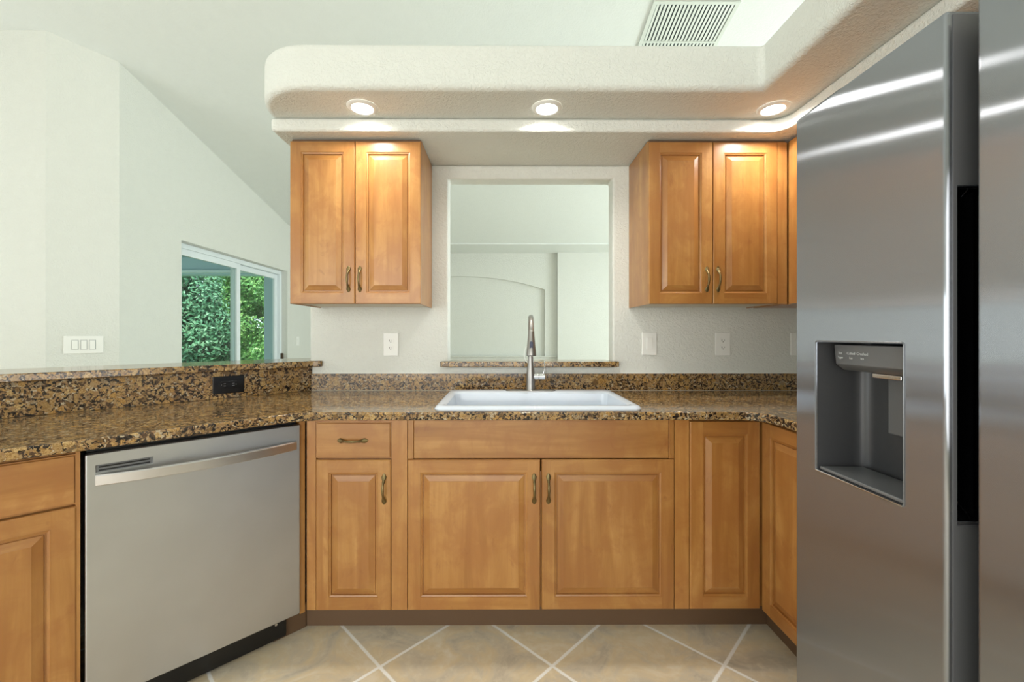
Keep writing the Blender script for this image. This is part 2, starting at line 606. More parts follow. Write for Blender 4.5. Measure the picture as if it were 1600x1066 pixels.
# ceiling: sloped, then a low flat strip before the far wall
bm = bmesh.new()
prof = [(-3.1, CEIL(-3.1) - 0.9), (0.2, CEIL(0.2)), (6.40, CEIL(6.40)), (6.40, 2.58), (7.7, 2.58), (7.7, 2.78), (6.5, 2.9), (0.2, CEIL(0.2) + 0.15), (-3.1, CEIL(-3.1) - 0.7)]
vs0 = [bm.verts.new((-6.2, p[0], p[1])) for p in prof]
f = bm.faces.new(vs0)
e = bmesh.ops.extrude_face_region(bm, geom=[f])
bmesh.ops.translate(bm, verts=[g for g in e['geom'] if isinstance(g, bmesh.types.BMVert)], vec=(11.5, 0, 0))
for v in bm.verts:
    if v.co.x < -6 and v.co.y > 6: v.co.x = -3.05
geomc = bm.verts[:] + bm.edges[:] + bm.faces[:]
struct(obj('ceiling', bm, 'ceil'), 'sloped white ceiling')

# far wall with shallow arched niche, and a slightly deeper section on its right
bm = bmesh.new()
XC, HW, ZT, ZS, ZB = -0.68, 1.392, 2.196, 1.975, 0.86
R = (HW ** 2 + (ZT - ZS) ** 2) / (2 * (ZT - ZS))
arcp = []
for k in range(25):
    x = -HW + 2 * HW * k / 24
    arcp.append((XC + x, ZT - R + math.sqrt(R * R - x * x)))
outer = [(-2.93, 0), (0.914, 0), (0.914, 2.58), (-2.93, 2.58)]
hole = [(XC - HW, ZB), (XC + HW, ZB)] + [p for p in reversed(arcp)]
prism(bm, outer, 0, 0.05, hole=hole)
for v in bm.verts:
    v.co = Vector((v.co.x, 7.12 + v.co.z, v.co.y))
struct(obj('wall_far', bm, 'paint'), 'far wall of the great room with a wide arched niche')
struct(obj('wall_niche', bx(-2.93, 5.2, 7.171, 7.36, 0, 2.58), 'paint'), 'recessed surface behind the arched niche')
struct(obj('wall_pier', bx(0.9145, 5.2, 7.03, 7.17, 0, 2.58), 'paint'), 'slightly projecting section of the far wall right of the arched niche')
struct(obj('trim_1', bx(XC - HW - 0.02, 0.905, 7.075, 7.119, 0.850, 0.862), 'paint'), 'ledge under the arched niche')

# soffit / plant shelf over the cabinets
up = [(XE - 0.005, YW + WT)] + [(XE - 0.005 + 0.25 - 0.25 * math.cos(math.radians(t)), 1.985 - 0.25 * math.sin(math.radians(t))) for t in range(0, 91, 6)] + \
     [(1.063, 1.735), (1.063, -1.4), (XR + 0.12, -1.4), (XR + 0.12, YW + WT)]
so = obj('soffit', prism(bmesh.new(), up, 2.2245, 2.414), 'paint', bevel=0.026, seg=4)
struct(so, 'cream rounded soffit over the upper cabinets holding the downlights')
lo = [(XE - 0.005, YW + WT), (XE - 0.005, 1.966)] + [(1.305 - 0.07 + 0.07 * math.sin(math.radians(t)), 1.966 - 0.07 + 0.07 * math.cos(math.radians(t))) for t in range(0, 91, 15)] + \
     [(1.305, -1.4), (XR + 0.12, -1.4), (XR + 0.12, YW + WT)]
struct(obj('soffit_step', prism(bmesh.new(), lo, 2.162, 2.224), 'paint', bevel=0.016, seg=3), 'lower step of the soffit directly above the cabinets')

# ------------------------------------------------------------------ sliding glass door
sd = bpy.data.objects.new('door_1', None); COL.objects.link(sd); sd.location = (-2.93, 3.9, 0)
struct(sd, 'white framed sliding glass door looking onto the garden')
y0, y1, zt = 0.0, 1.92, 2.085
bm = bmesh.new()
box(bm, -0.155, -0.078, y0 + .001, y0 + 0.045, 0.02, zt - .001); box(bm, -0.155, -0.078, y1 - 0.045, y1 - .001, 0.02, zt - .001)
box(bm, -0.155, -0.078, y0 + 0.045, y1 - 0.045, zt - 0.05, zt - .001); box(bm, -0.155, -0.078, y0 + 0.045, y1 - 0.045, 0.02, 0.06)
obj('door_frame', bm, 'vinyl', sd, bevel=0.004)
for i, (a, b, xo) in enumerate(((y0 + 0.046, 1.00, -0.112), (0.93, y1 - 0.046, -0.150))):
    bm = bmesh.new()
    w = 0.062
    box(bm, xo, xo + 0.035, a, a + w, 0.061, zt - 0.052); box(bm, xo, xo + 0.035, b - w, b, 0.061, zt - 0.052)
    box(bm, xo, xo + 0.035, a + w, b - w, zt - 0.052 - w, zt - 0.052); box(bm, xo, xo + 0.035, a + w, b - w, 0.061, 0.061 + w + 0.03)
    p = obj('sliding_panel', bm, 'vinyl', sd, bevel=0.003)
    obj('pane', bx(xo + 0.013, xo + 0.019, a + w - 0.005, b - w + 0.005, 0.12, zt - 0.05 - w), 'glass', p)
h = obj('latch', bx(-0.078, -0.05, y1 - 0.040, y1 - 0.010, 0.86, 0.97), 'bark', sd, bevel=0.004)
h['label'] = 'brown latch on the door jamb'

# ------------------------------------------------------------------ outside
struct(obj('ground', bx(-30, -3.10, 3.13, 30, -0.15, -0.03), 'grass'), 'lawn outside the sliding door')
struct(obj('porch_ceiling', bx(-9.5, -3.10, 3.40, 7.9, 2.62, 2.7), 'porch'), 'blue grey porch ceiling outside the door')
struct(obj('porch_beam', bx(-9.5, -3.10, 7.70, 7.9, 2.30, 2.62), 'porch', bevel=0.01), 'blue grey beam at the edge of the porch')
struct(obj('porch_gutter', bx(-9.5, -3.10, 7.60, 7.70, 2.33, 2.37), 'vinyl'), 'pale trim line along the porch beam')
tag(obj('porch_column', bx(-4.28, -4.02, 7.66, 7.86, -0.03, 2.30), 'porch', bevel=0.01), 'blue grey square porch column outside the sliding door', 'column')


def bush(name, label, c, r, n, mat, seed, ls=(0.04, 0.07)):
    rnd = random.Random(seed)
    root = thing(name, label, 'bush', (c[0], c[1], -0.03))
    bm = bmesh.new()
    lobes = []
    for k in range(34):
        a = rnd.uniform(0, 2 * PI); u = rnd.uniform(-0.1, 1)
        rr = rnd.uniform(0.45, 0.8)
        lobes.append((Vector((math.cos(a) * r[0] * rr * math.sqrt(1 - u * u * 0.8), math.sin(a) * r[1] * rr * math.sqrt(1 - u * u * .8), r[2] * rnd.uniform(0.08, 1.0))), rnd.uniform(0.32, 0.6)))
    for k in range(n):
        lc, lr = rnd.choice(lobes)
        d = Vector((rnd.gauss(0, 1), rnd.gauss(0, 1), rnd.gauss(0, 1))).normalized()
        p = lc + d * lr * rnd.uniform(0.65, 1.05)
        if p.z < 0.05: p.z = rnd.uniform(0.05, 0.4)
        s = rnd.uniform(*ls)
        nrm = (d + Vector((rnd.uniform(-.8, .8), rnd.uniform(-.8, .8), rnd.uniform(-.2, 1)))).normalized()
        t = nrm.orthogonal().normalized()
        t = Matrix.Rotation(rnd.uniform(0, 2 * PI), 3, nrm) @ t
        q = nrm.cross(t)
        vs = [bm.verts.new(p + t * s), bm.verts.new(p + q * s * 0.42 + nrm * s * .12), bm.verts.new(p - t * s), bm.verts.new(p - q * s * 0.42 + nrm * s * .12)]
        bm.faces.new(vs)
    me = bpy.data.meshes.new('foliage'); bm.to_mesh(me); bm.free(); me.materials.append(M[mat])
    o = bpy.data.objects.new('foliage', me); COL.objects.link(o); o.parent = root
    bm = bmesh.new()
    for k in range(5):
        a = rnd.uniform(0, 2 * PI)
        ring_tube(bm, [(0.1 * math.cos(a), 0.1 * math.sin(a), 0), (0.25 * math.cos(a) * r[0], 0.25 * math.sin(a) * r[1], r[2] * 0.4), (0.5 * math.cos(a) * r[0], 0.5 * math.sin(a) * r[1], r[2] * 0.8)], [0.035, 0.025, 0.012], 6)
    obj('stem', bm, 'bark', root, smooth=True)
    return root


bush('garden_bush', 'blue-green leafy bush filling the left pane of the sliding door', (-7.6, 9.9), (1.35, 0.8, 2.7), 34000, 'leaf2', 3)
bush('garden_bush', 'bright green leafy bush behind the right pane of the sliding door', (-4.55, 10.0), (1.15, 0.8, 2.7), 34000, 'leaf', 4)
bush('garden_tree', 'tall leafy tree rising behind the garden bushes', (-6.6, 13.0), (3.2, 1.0, 3.4), 40000, 'leaf', 6)
bush('garden_hedge', 'broad leafy hedge farthest behind the garden bushes', (-8.0, 16.5), (6.0, 0.8, 4.6), 30000, 'leaf', 9, (0.13, 0.22))


# ================================================================== CABINETS
def door_mesh(w, h, t=0.02, fw=0.052, raised=True):
    """local: x 0..w, z 0..h, front face y=0 facing -y, back y=t. slots: 0 vertical grain, 1 horizontal grain"""
    bm = bmesh.new()
    e = 0.0035
    if not raised:
        box(bm, 0, w, 0, t, 0, h, 1)
        bmesh.ops.bevel(bm, geom=[x for x in bm.edges if abs(x.verts[0].co.y) < 1e-6 and abs(x.verts[1].co.y) < 1e-6], offset=0.005, segments=3, affect='EDGES')
        for f in bm.faces: f.material_index = 1
        return bm

    def loop(i, y):
        return [bm.verts.new((i, y, i)), bm.verts.new((w - i, y, i)), bm.verts.new((w - i, y, h - i)), bm.verts.new((i, y, h - i))]

    def bridge(a, b, hm=(1, 0, 1, 0)):
        for k in range(4):
            f = bm.faces.new([a[k], a[(k + 1) % 4], b[(k + 1) % 4], b[k]])
            f.material_index = hm[k]
    L0 = loop(0, t); L1 = loop(0, 0.004); L2 = loop(0.0012, 0.0015); L3 = loop(e, 0)
    bm.faces.new(L0).material_index = 0
    bridge(L0, L1); bridge(L1, L2); bridge(L2, L3)
    # frame: full-height stiles, rails between them
    In = loop(fw, 0)
    # add butt-joint points
    bl = bm.verts.new((fw, 0, e)); br = bm.verts.new((w - fw, 0, e)); tl = bm.verts.new((fw, 0, h - e)); tr = bm.verts.new((w - fw, 0, h - e))
    for vs, mi in (([L3[0], bl, In[0], In[3], tl, L3[3]], 0), ([br, L3[1], L3[2], tr, In[2], In[1]], 0), ([bl, br, In[1], In[0]], 1), ([In[3], In[2], tr, tl], 1)):
        bm.faces.new(vs).material_index = mi
    prev = In
    for i, y in ((0.0015, 0.003), (0.0075, 0.005), (0.0085, 0.0125), (0.0135, 0.0125), (0.0142, 0.0088), (0.030, 0.0032), (0.0355, 0.0012), (0.037, 0.0005)):
        nx = loop(fw + i, y)
        bridge(prev, nx); prev = nx
    bm.faces.new(prev).material_index = 0
    return bm


def pull_mesh():
    """arched pull with pointed leaf ends, long axis z, standing out towards -y"""
    bm = bmesh.new()
    L = 0.063
    prof = [(-L, 0.0015, 0.0015, 0.0012), (-L + .005, 0.002, 0.006, 0.002), (-L + .013, 0.003, 0.0100, 0.0036), (-L + .021, 0.006, 0.0088, 0.0046),
            (-L + .028, 0.010, 0.0048, 0.0042), (-L + .032, 0.013, 0.0062, 0.0058), (-L + .037, 0.017, 0.0042, 0.0042), (-0.016, 0.0225, 0.0046, 0.0046), (0, 0.024, 0.0054, 0.0050)]
    full = prof + [(-z, y, a, b) for z, y, a, b in reversed(prof[:-1])]
    ring_tube(bm, [(0, -y, z) for z, y, a, b in full], [(a, b) for z, y, a, b in full], 12)
    return bm


PULL = None


def pull(parent, x, z, horizontal=False):
    global PULL
    if PULL is None:
        o = obj('handle', pull_mesh(), 'brass', parent, smooth=True); PULL = o.data
    else:
        o = bpy.data.objects.new('handle', PULL); COL.objects.link(o); o.parent = parent
    o.location = (x, 0.0, z)
    if horizontal: o.rotation_euler = (0, PI / 2, 0)
    o['label'] = 'antique brass pull'
    return o


def part_door(name, root, x0, x1, z0, z1, raised=True, y=0.0, hx=None, hz=None, horiz=False):
    o = obj(name, door_mesh(x1 - x0, z1 - z0, raised=raised), ['wood_v', 'wood_h'], root, loc=(x0, y, z0))
    if hx is not None:
        pull(o, hx - x0, hz - z0, horiz)
    return o


ZB0, ZD, ZDT, ZT0 = 0.102, 0.7135, 0.7205, 0.865
YB = 1.73
XLc = -0.797          # inner corner where angled run meets the back run


def base_body(root, x0, x1, strips, depth=0.60, top=0.879, w=None):
    bm = bmesh.new()
    box(bm, x0, x1, 0.021, depth, 0.102, 0.720)
    # keep an open sink bay when asked
    if w is None:
        box(bm, x0, x1, 0.021, depth, 0.720, top)
    else:
        box(bm, x0, x1, 0.021, w, 0.720, top)
    for a, b in strips:
        box(bm, a, b, 0.004, 0.0209, 0.102, top - 0.001)
    box(bm, x0, x1, 0.006, 0.0208, 0.8665, top - 0.002)
    return obj('body', bm, 'wood_v', root)


# --- narrow drawer base left of the sink
r = thing('base_cabinet', 'narrow maple base cabinet with one drawer over one door, right of the dishwasher', 'cabinet', (0, YB, 0))
base_body(r, -0.795, -0.387, [(-0.795, -0.7585), (-0.4515, -0.3875)])
part_door('drawer', r, -0.757, -0.453, ZDT, ZT0, raised=False, hx=-0.607, hz=0.792, horiz=True)
part_door('door', r, -0.757, -0.453, ZB0, ZD, hx=-0.480, hz=0.595)
# --- sink base
r = thing('sink_base_cabinet', 'wide maple base cabinet with two doors under the white sink', 'cabinet', (0, YB, 0))
bm = bmesh.new()
box(bm, -0.386, 0.7625, 0.021, 0.60, 0.102, 0.660)
box(bm, -0.386, -0.290, 0.021, 0.60, 0.660, 0.879); box(bm, 0.585, 0.7625, 0.021, 0.60, 0.660, 0.879)
box(bm, 0.7025, 0.7620, 0.004, 0.0209, 0.102, 0.878)
obj('body', bm, 'wood_v', r)
bm = bmesh.new()
box(bm, -0.361, 0.679, 0.007, 0.0205, 0.7165, 0.8795, 0)
box(bm, -0.385, -0.361, 0.003, 0.0205, 0.716, 0.8795, 1); box(bm, 0.679, 0.7005, 0.003, 0.0205, 0.716, 0.8795, 1)
o = obj('false_front', bm, ['wood_h', 'wood_v'], r, bevel=0.002)
o['label'] = 'recessed blank front panel above the doors'
part_door('door', r, -0.385, 0.154, ZB0, ZD, hx=0.129, hz=0.595)
part_door('door', r, 0.160, 0.7005, ZB0, ZD, hx=0.187, hz=0.595)
# --- corner cabinet with L-shaped pair of doors
r = thing('corner_base_cabinet', 'maple corner base cabinet with two full-height handleless doors beside the refrigerator', 'cabinet', (0, YB, 0))
bm = bmesh.new()
prism(bm, [(0.764, 0.021), (1.076, 0.021), (1.076, -0.60), (1.68, -0.60), (1.68, 0.60), (0.764, 0.60)], 0.102, 0.879)
obj('body', bm, 'wood_v', r)
part_door('door', r, 0.765, 1.052, ZB0, 0.868)
o = obj('door', door_mesh(0.40, 0.766), ['wood_v', 'wood_h'], r, loc=(1.055, -0.004, ZB0), rot=(0, 0, -PI / 2))
# --- toe kicks
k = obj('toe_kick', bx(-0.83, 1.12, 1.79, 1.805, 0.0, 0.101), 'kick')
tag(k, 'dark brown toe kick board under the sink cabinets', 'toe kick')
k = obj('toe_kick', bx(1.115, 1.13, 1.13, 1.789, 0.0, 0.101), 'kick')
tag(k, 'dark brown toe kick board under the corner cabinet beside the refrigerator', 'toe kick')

# --- angled run: local x runs along the run (0 at inner corner, negative to the left), local -y faces the kitchen
RZ = PI / 4
org = (XLc, XLc + 2.527, 0)


def angled(name, label, cat):
    return thing(name, label, cat, org, RZ)


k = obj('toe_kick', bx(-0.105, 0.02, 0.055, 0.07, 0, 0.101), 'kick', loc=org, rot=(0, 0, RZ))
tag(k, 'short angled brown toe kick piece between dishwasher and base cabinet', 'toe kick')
k = obj('filler_strip', bx(-0.0225, -0.001, 0.004, 0.05, 0.095, 0.879), 'wood_v', loc=org, rot=(0, 0, RZ), bevel=0.002)
tag(k, 'slim vertical maple filler strip at the right side of the dishwasher', 'filler')
r = angled('base_cabinet', 'maple base cabinet at the left end of the counter, left of the dishwasher', 'cabinet')
x1 = -0.648; x0 = -1.64
bm = bmesh.new()
box(bm, x0, x1, 0.021, 0.60, 0.102, 0.879)
box(bm, x1 - 0.010, x1, 0.004, 0.0209, 0.102, 0.878)
obj('body', bm, 'wood_v', r)
for da, db in ((-1.12, x1 - 0.008), (x0 + 0.03, -1.124)):
    part_door('drawer', r, da, db, ZDT, 0.868, raised=False)
    part_door('door', r, da, db, ZB0, ZD)
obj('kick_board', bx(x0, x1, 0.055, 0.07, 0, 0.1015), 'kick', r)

# --- dishwasher
r = angled('dishwasher', 'stainless steel dishwasher with a long bowed bar handle under the angled counter', 'dishwasher')
xa, xb = -0.638, -0.0245
obj('tub', bx(xa + 0.004, xb - 0.004, 0.03, 0.585, 0.106, 0.874), 'black', r)
# door front, very slightly bowed
bm = bmesh.new()
d = obj('door', bx(xa, xb, -0.008, 0.029, 0.106, 0.862), 'steel_dw', r, bevel=0.004, seg=2)
bm = bmesh.new()
c1 = obj('c1', bx(xa + 0.022, xa + 0.158, -0.02, 0.0, 0.8035, 0.8275), 'black')
c1.parent = r
cut_mods = d.modifiers[:]
d = cut(d, [c1])
s = obj('vent_slot', bx(xa + 0.0235, xa + 0.1565, -0.004, -0.001, 0.805, 0.826), 'greyp', d)
bm = bmesh.new()
box(bm, xa + 0.030, xa + 0.150, -0.0052, -0.0041, 0.8085, 0.8125); box(bm, xa + 0.030, xa + 0.150, -0.0052, -0.0041, 0.818, 0.8225)
obj('slot_opening', bm, 'black', d)
s['label'] = 'narrow dark slot near the top left corner'
# bowed handle
bm = bmesh.new()
n = 28; sec = []
for i in range(n + 1):
    t = i / n
    x = xa + 0.022 + (xb - xa - 0.040) * t
    out = 0.012 + 0.040 * (1 - (2 * t - 1) ** 2)
    y = -0.008 - out
    zc = 0.784
    hh = 0.0165
    ring = [bm.verts.new((x, y, zc - hh)), bm.verts.new((x, y - 0.0012, zc - hh + 0.002)), bm.verts.new((x, y - 0.0022, zc + hh - 0.004)), bm.verts.new((x, y - 0.0005, zc + hh)),
            bm.verts.new((x, y + 0.012, zc + hh)), bm.verts.new((x, y + 0.012, zc - hh))]
    sec.append(ring)
for a, b in zip(sec, sec[1:]):
    for k in range(6):
        bm.faces.new([a[k], a[(k + 1) % 6], b[(k + 1) % 6], b[k]])
bm.faces.new(sec[0]); bm.faces.new(sec[-1])
h = obj('handle', bm, 'steel_hd', d)
obj('bracket', bx(xa + 0.024, xa + 0.040, -0.021, -0.008, 0.768, 0.791), 'steel_hd', d)
obj('bracket', bx(xb - 0.036, xb - 0.020, -0.021, -0.008, 0.768, 0.791), 'steel_hd', d)
o = obj('kick_panel', bx(xa, xb - 0.036, 0.040, 0.056, 0.012, 0.104), 'black', r, bevel=0.003)
bm = bmesh.new(); ring_tube(bm, [(xb - 0.075, 0.040, 0.075), (xb - 0.075, 0.037, 0.075)], [0.005, 0.005], 12)
obj('screw', bm, 'chrome', o)
for x in (xa + 0.05, xb - 0.09):
    bm = bmesh.new(); ring_tube(bm, [(x, 0.10, 0.0), (x, 0.10, 0.106)], [0.016, 0.012], 10)
    obj('foot', bm, 'black', r)


# --- upper cabinets
YU = 2.035


def upper(name, label, x0, xm, x1, fill=None):
    r = thing(name, label, 'cabinet', (0, YU, 1.369))
    H = 0.777
    bm = bmesh.new()
    box(bm, x0, (fill or x1), 0.021, 0.323, 0.012, H + 0.010)
    if fill:
        box(bm, x1 + 0.001, fill, 0.003, 0.021, 0.0, H)
    # side skins come down to hide the pale bottom
    box(bm, x0, x0 + 0.012, 0.021, 0.323, 0.0, 0.012); box(bm, (fill or x1) - 0.012, (fill or x1), 0.021, 0.323, 0.0, 0.012)
    obj('body', bm, 'wood_v', r)
    o = obj('bottom_panel', bx(x0 + 0.012, (fill or x1) - 0.012, 0.0215, 0.323, 0.004, 0.0119), 'melamine', r)
    o['label'] = 'pale unpainted underside'
    bm = bx(x0 + 0.006, (fill or x1) - 0.004, 0.012, 0.0209, H, H + 0.012)
    o = obj('top_molding', bm, 'kick', r)
    part_door('door', r, x0, xm - 0.0015, 0, H, hx=xm - 0.030, hz=0.118)
    part_door('door', r, xm + 0.0015, x1, 0, H, hx=xm + 0.024, hz=0.118)
    return r


upper('upper_cabinet', 'maple wall cabinet with two doors hanging left of the pass-through', -1.014, -0.704, -0.390)
upper('upper_cabinet', 'maple wall cabinet with two doors hanging right of the pass-through', 0.702, 1.0095, 1.320, fill=1.3675)
r = thing('side_upper_cabinet', 'maple wall cabinet on the right wall, mostly hidden by the refrigerator', 'cabinet', (1.369, 1.99, 1.369), -PI / 2)
obj('body', bx(-0.36, 0.80, 0.021, 0.313, 0.0, 0.787), 'wood_v', r)
bm = bx(-0.043, 0.09, 0.003, 0.021, 0, 0.777)
obj('filler', bx(-0.042, 0.028, 0.003, 0.0208, 0, 0.777), 'wood_v', r)
part_door('door', r, 0.03, 0.42, 0, 0.777)
part_door('door', r, 0.423, 0.80, 0, 0.777)


# ================================================================== GRANITE
sink = (-0.272, 0.563, 1.716, 2.252)
front = arc(-0.788 - 0.18 * math.tan(math.radians(22.5)), 1.69 - 0.18 + 0.0, 0.0, 0, 1)  # placeholder
# front edge: angled part, softened corner, straight part, rounded inside corner, right run
pts = [(-2.0, 0.478)]
pts += [(-0.86, 1.618), (-0.815, 1.658), (-0.77, 1.681), (-0.72, 1.69)]
pts += [(0.93, 1.69)] + [(0.93 + 0.10 * math.sin(math.radians(t)), 1.59 + 0.10 * math.cos(math.radians(t))) for t in (18, 36, 54, 72, 90)]
pts += [(1.03, 1.125), (XR - 0.002, 1.125), (XR - 0.002, YW - 0.001), (-1.055, YW - 0.001), (-1.06, 2.345), (-2.46, 0.94)]
hole = rrect(-0.252, 0.543, 1.740, 2.225, 0.05, 4)
ct = obj('countertop', prism(bmesh.new(), pts, 0.8805, 0.914, hole=hole), 'granite', bevel=0.006, seg=3)
tag(ct, 'brown speckled granite countertop running around the sink and over the dishwasher', 'countertop')
o = obj('backsplash', bx(-1.05, XR - 0.002, 2.34, YW - 0.001, 0.9145, 1.007), 'granite', bevel=0.002)
tag(o, 'low granite backsplash strip along the sink wall', 'backsplash')
obj('caulk_line', bx(-1.045, XR - 0.003, 2.348, YW - 0.0008, 1.0072, 1.0095), 'white', o)
obj('caulk_bead', bx(-1.045, XR - 0.003, 2.3378, 2.3399, 0.9146, 0.9160), 'melamine', o)
bm = prism(bmesh.new(), [(-1.0515, 2.3485), (-2.46, 0.94), (-2.488, 0.968), (-1.071, 2.371), (-1.0515, 2.3588)], 0.9145, 1.0455)
o = obj('bar_backsplash', bm, 'granite', bevel=0.0015)
tag(o, 'tall granite splash panel below the raised bar top, holding the black outlet', 'backsplash')
led = [(-1.012, 2.3405), (-1.03, 2.334), (-2.62, 0.746), (-2.87, 0.991), (-1.068, 2.793), (-1.068, 2.3585), (-1.010, 2.3585), (-0.998, 2.352), (-1.0, 2.345)]
led = [(-1.04, 2.326), (-2.62, 0.746), (-2.87, 0.991), (-1.068, 2.793), (-1.068, 2.3585), (-0.998, 2.3585), (-0.992, 2.352), (-0.994, 2.342), (-1.005, 2.334), (-1.022, 2.330)]
o = obj('raised_counter', prism(bmesh.new(), led, 1.0465, 1.078), 'granite', bevel=0.006, seg=3)
tag(o, 'raised granite bar top running diagonally along the left half wall', 'bar top')
sl = [(-0.337 + 0.006, 2.300), (-0.337, 2.306), (-0.337, 2.3585), (-0.295, 2.3585), (-0.295, 2.49), (0.607, 2.49), (0.607, 2.3585), (0.634, 2.3585), (0.634, 2.306), (0.628, 2.300)]
o = obj('window_sill', prism(bmesh.new(), sl, 1.0465, 1.0765), 'granite', bevel=0.006, seg=3)
tag(o, 'granite sill across the bottom of the pass-through opening behind the faucet', 'sill')

# ================================================================== SINK
x0, x1, y0, y1 = sink
r = thing('sink', 'white drop-in kitchen sink set in the granite counter', 'sink', ((x0 + x1) / 2, (y0 + y1) / 2, 0.9142))
cx, cy = (x0 + x1) / 2, (y0 + y1) / 2
hx, hy = (x1 - x0) / 2, (y1 - y0) / 2


def sl_loop(l, rr, b, f, rad, z):
    return [(p[0], p[1], z) for p in rrect(-hx + l, hx - rr, -hy + f, hy - b, rad, 6)]


loops = [sl_loop(0.002, 0.002, 0.002, 0.002, 0.030, 0.0), sl_loop(0, 0, 0, 0, 0.032, 0.005), sl_loop(0.003, 0.003, 0.003, 0.003, 0.030, 0.010), sl_loop(0.008, 0.008, 0.008, 0.008, 0.028, 0.0125),
         sl_loop(0.028, 0.028, 0.105, 0.028, 0.035, 0.0125), sl_loop(0.032, 0.032, 0.109, 0.032, 0.035, 0.009), sl_loop(0.038, 0.038, 0.115, 0.036, 0.035, -0.03),
         sl_loop(0.046, 0.046, 0.122, 0.042, 0.04, -0.17), sl_loop(0.075, 0.075, 0.15, 0.07, 0.05, -0.20),
         sl_loop(0.30, 0.30, 0.30, 0.20, 0.02, -0.205)]
bm = bmesh.new(); LL = [[bm.verts.new(p) for p in lp] for lp in loops]
for a, b in zip(LL, LL[1:]):
    for k in range(len(a)):
        bm.faces.new([a[k], a[(k + 1) % len(a)], b[(k + 1) % len(b)], b[k]])
bm.faces.new(LL[-1])
o = obj('basin', bm, 'porcelain', r, smooth=True)
o.modifiers.new('shell', 'SOLIDIFY').thickness = -0.006
bm = bmesh.new(); lathe(bm, [(0, 0.002), (0.03, 0.002), (0.042, 0.006), (0.045, 0.003), (0.045, 0.0)], 24)
obj('drain', bm, 'chrome', r, smooth=True, loc=(0.0, -0.045, -0.2025))

# ================================================================== FAUCET
fx, fy, fz = 0.146, 2.197, 0.9269
r = thing('faucet', 'brushed nickel pull-down kitchen faucet standing behind the white sink', 'faucet', (fx, fy, fz))
dp = [(p[0], p[1]) for p in rrect(-0.128, 0.128, -0.030, 0.030, 0.0295, 8)]
obj('deck_plate', prism(bmesh.new(), dp, 0, 0.010), 'nickel', r, bevel=0.003)
bm = bmesh.new()
lathe(bm, [(0.0, 0.007), (0.0235, 0.007), (0.0235, 0.010), (0.0225, 0.012), (0.0232, 0.05), (0.0225, 0.085), (0.0185, 0.125), (0.0150, 0.15), (0.0138, 0.18), (0.0135, 0.24), (0.0133, 0.265), (0, 0.265)], 32)
obj('body', bm, 'nickel', r, smooth=True)
bm = bmesh.new()
R = 0.095
path = [(0, 0, 0.262)] + [(0, -R + R * math.cos(math.radians(t)), 0.285 + R * math.sin(math.radians(t))) for t in range(0, 166, 11)]
ring_tube(bm, path, [0.0132] * len(path), 20)
sp = obj('spout', bm, 'nickel', r, smooth=True)
e0 = Vector(path[-1]); dirv = (Vector(path[-1]) - Vector(path[-2])).normalized()
dirv = Vector((0, -0.16, -1)).normalized()
bm = bmesh.new()
hl = 0.115
ring_tube(bm, [e0 + dirv * t * hl for t in (-0.02, 0.0, 0.04, 0.3, 0.6, 0.93, 1.0)], [0.0134, 0.0148, 0.0142, 0.0168, 0.0200, 0.0236, 0.0228], 24)
hd = obj('spray_head', bm, 'nickel', r, smooth=True)
c = e0 + dirv * 0.066
bb = prism(bmesh.new(), rrect(-0.0078, 0.0078, -0.020, 0.020, 0.0075, 6), 0, 0.0045)
bo = obj('spray_button', bb, 'blue_btn', hd, bevel=0.0012)
bo.location = c + Vector((0.0, -0.0192, 0.0)); bo.rotation_euler = (PI / 2 + 0.08, 0, 0)
bo['label'] = 'dark blue spray button'
bm = bmesh.new()
ring_tube(bm, [(0.016, 0, 0.078), (0.040, 0, 0.078), (0.0405, 0, 0.078), (0.043, 0, 0.078), (0.072, 0, 0.078), (0.075, 0, 0.078)], [0.0165, 0.0165, 0.0135, 0.0165, 0.0165, 0.013], 20)
hb = obj('handle', bm, 'chrome', r, smooth=True)
bm = bmesh.new()
ring_tube(bm, [(0.062, 0, 0.088), (0.068, 0.0, 0.102), (0.071, 0.004, 0.13), (0.071, 0.008, 0.162)], [(0.005, 0.005), (0.0032, 0.006), (0.0024, 0.006), (0.002, 0.005)], 12)
obj('lever', bm, 'chrome', hb, smooth=True)
sp.rotation_euler = (0, 0, math.radians(-3)); hd.rotation_euler = (0, 0, math.radians(-3))
# unidentified pale ring, added as a white loop behind the body
bm = bmesh.new()
lp = [(-0.002 - 0.030 * math.cos(math.radians(t)), 0.018, 0.192 + 0.048 * math.sin(math.radians(t))) for t in range(-70, 75, 8)]
ring_tube(bm, lp, [0.0022] * len(lp), 8)
o = obj('white_loop', bm, 'white', r, smooth=True); o['label'] = 'thin white loop behind the body'


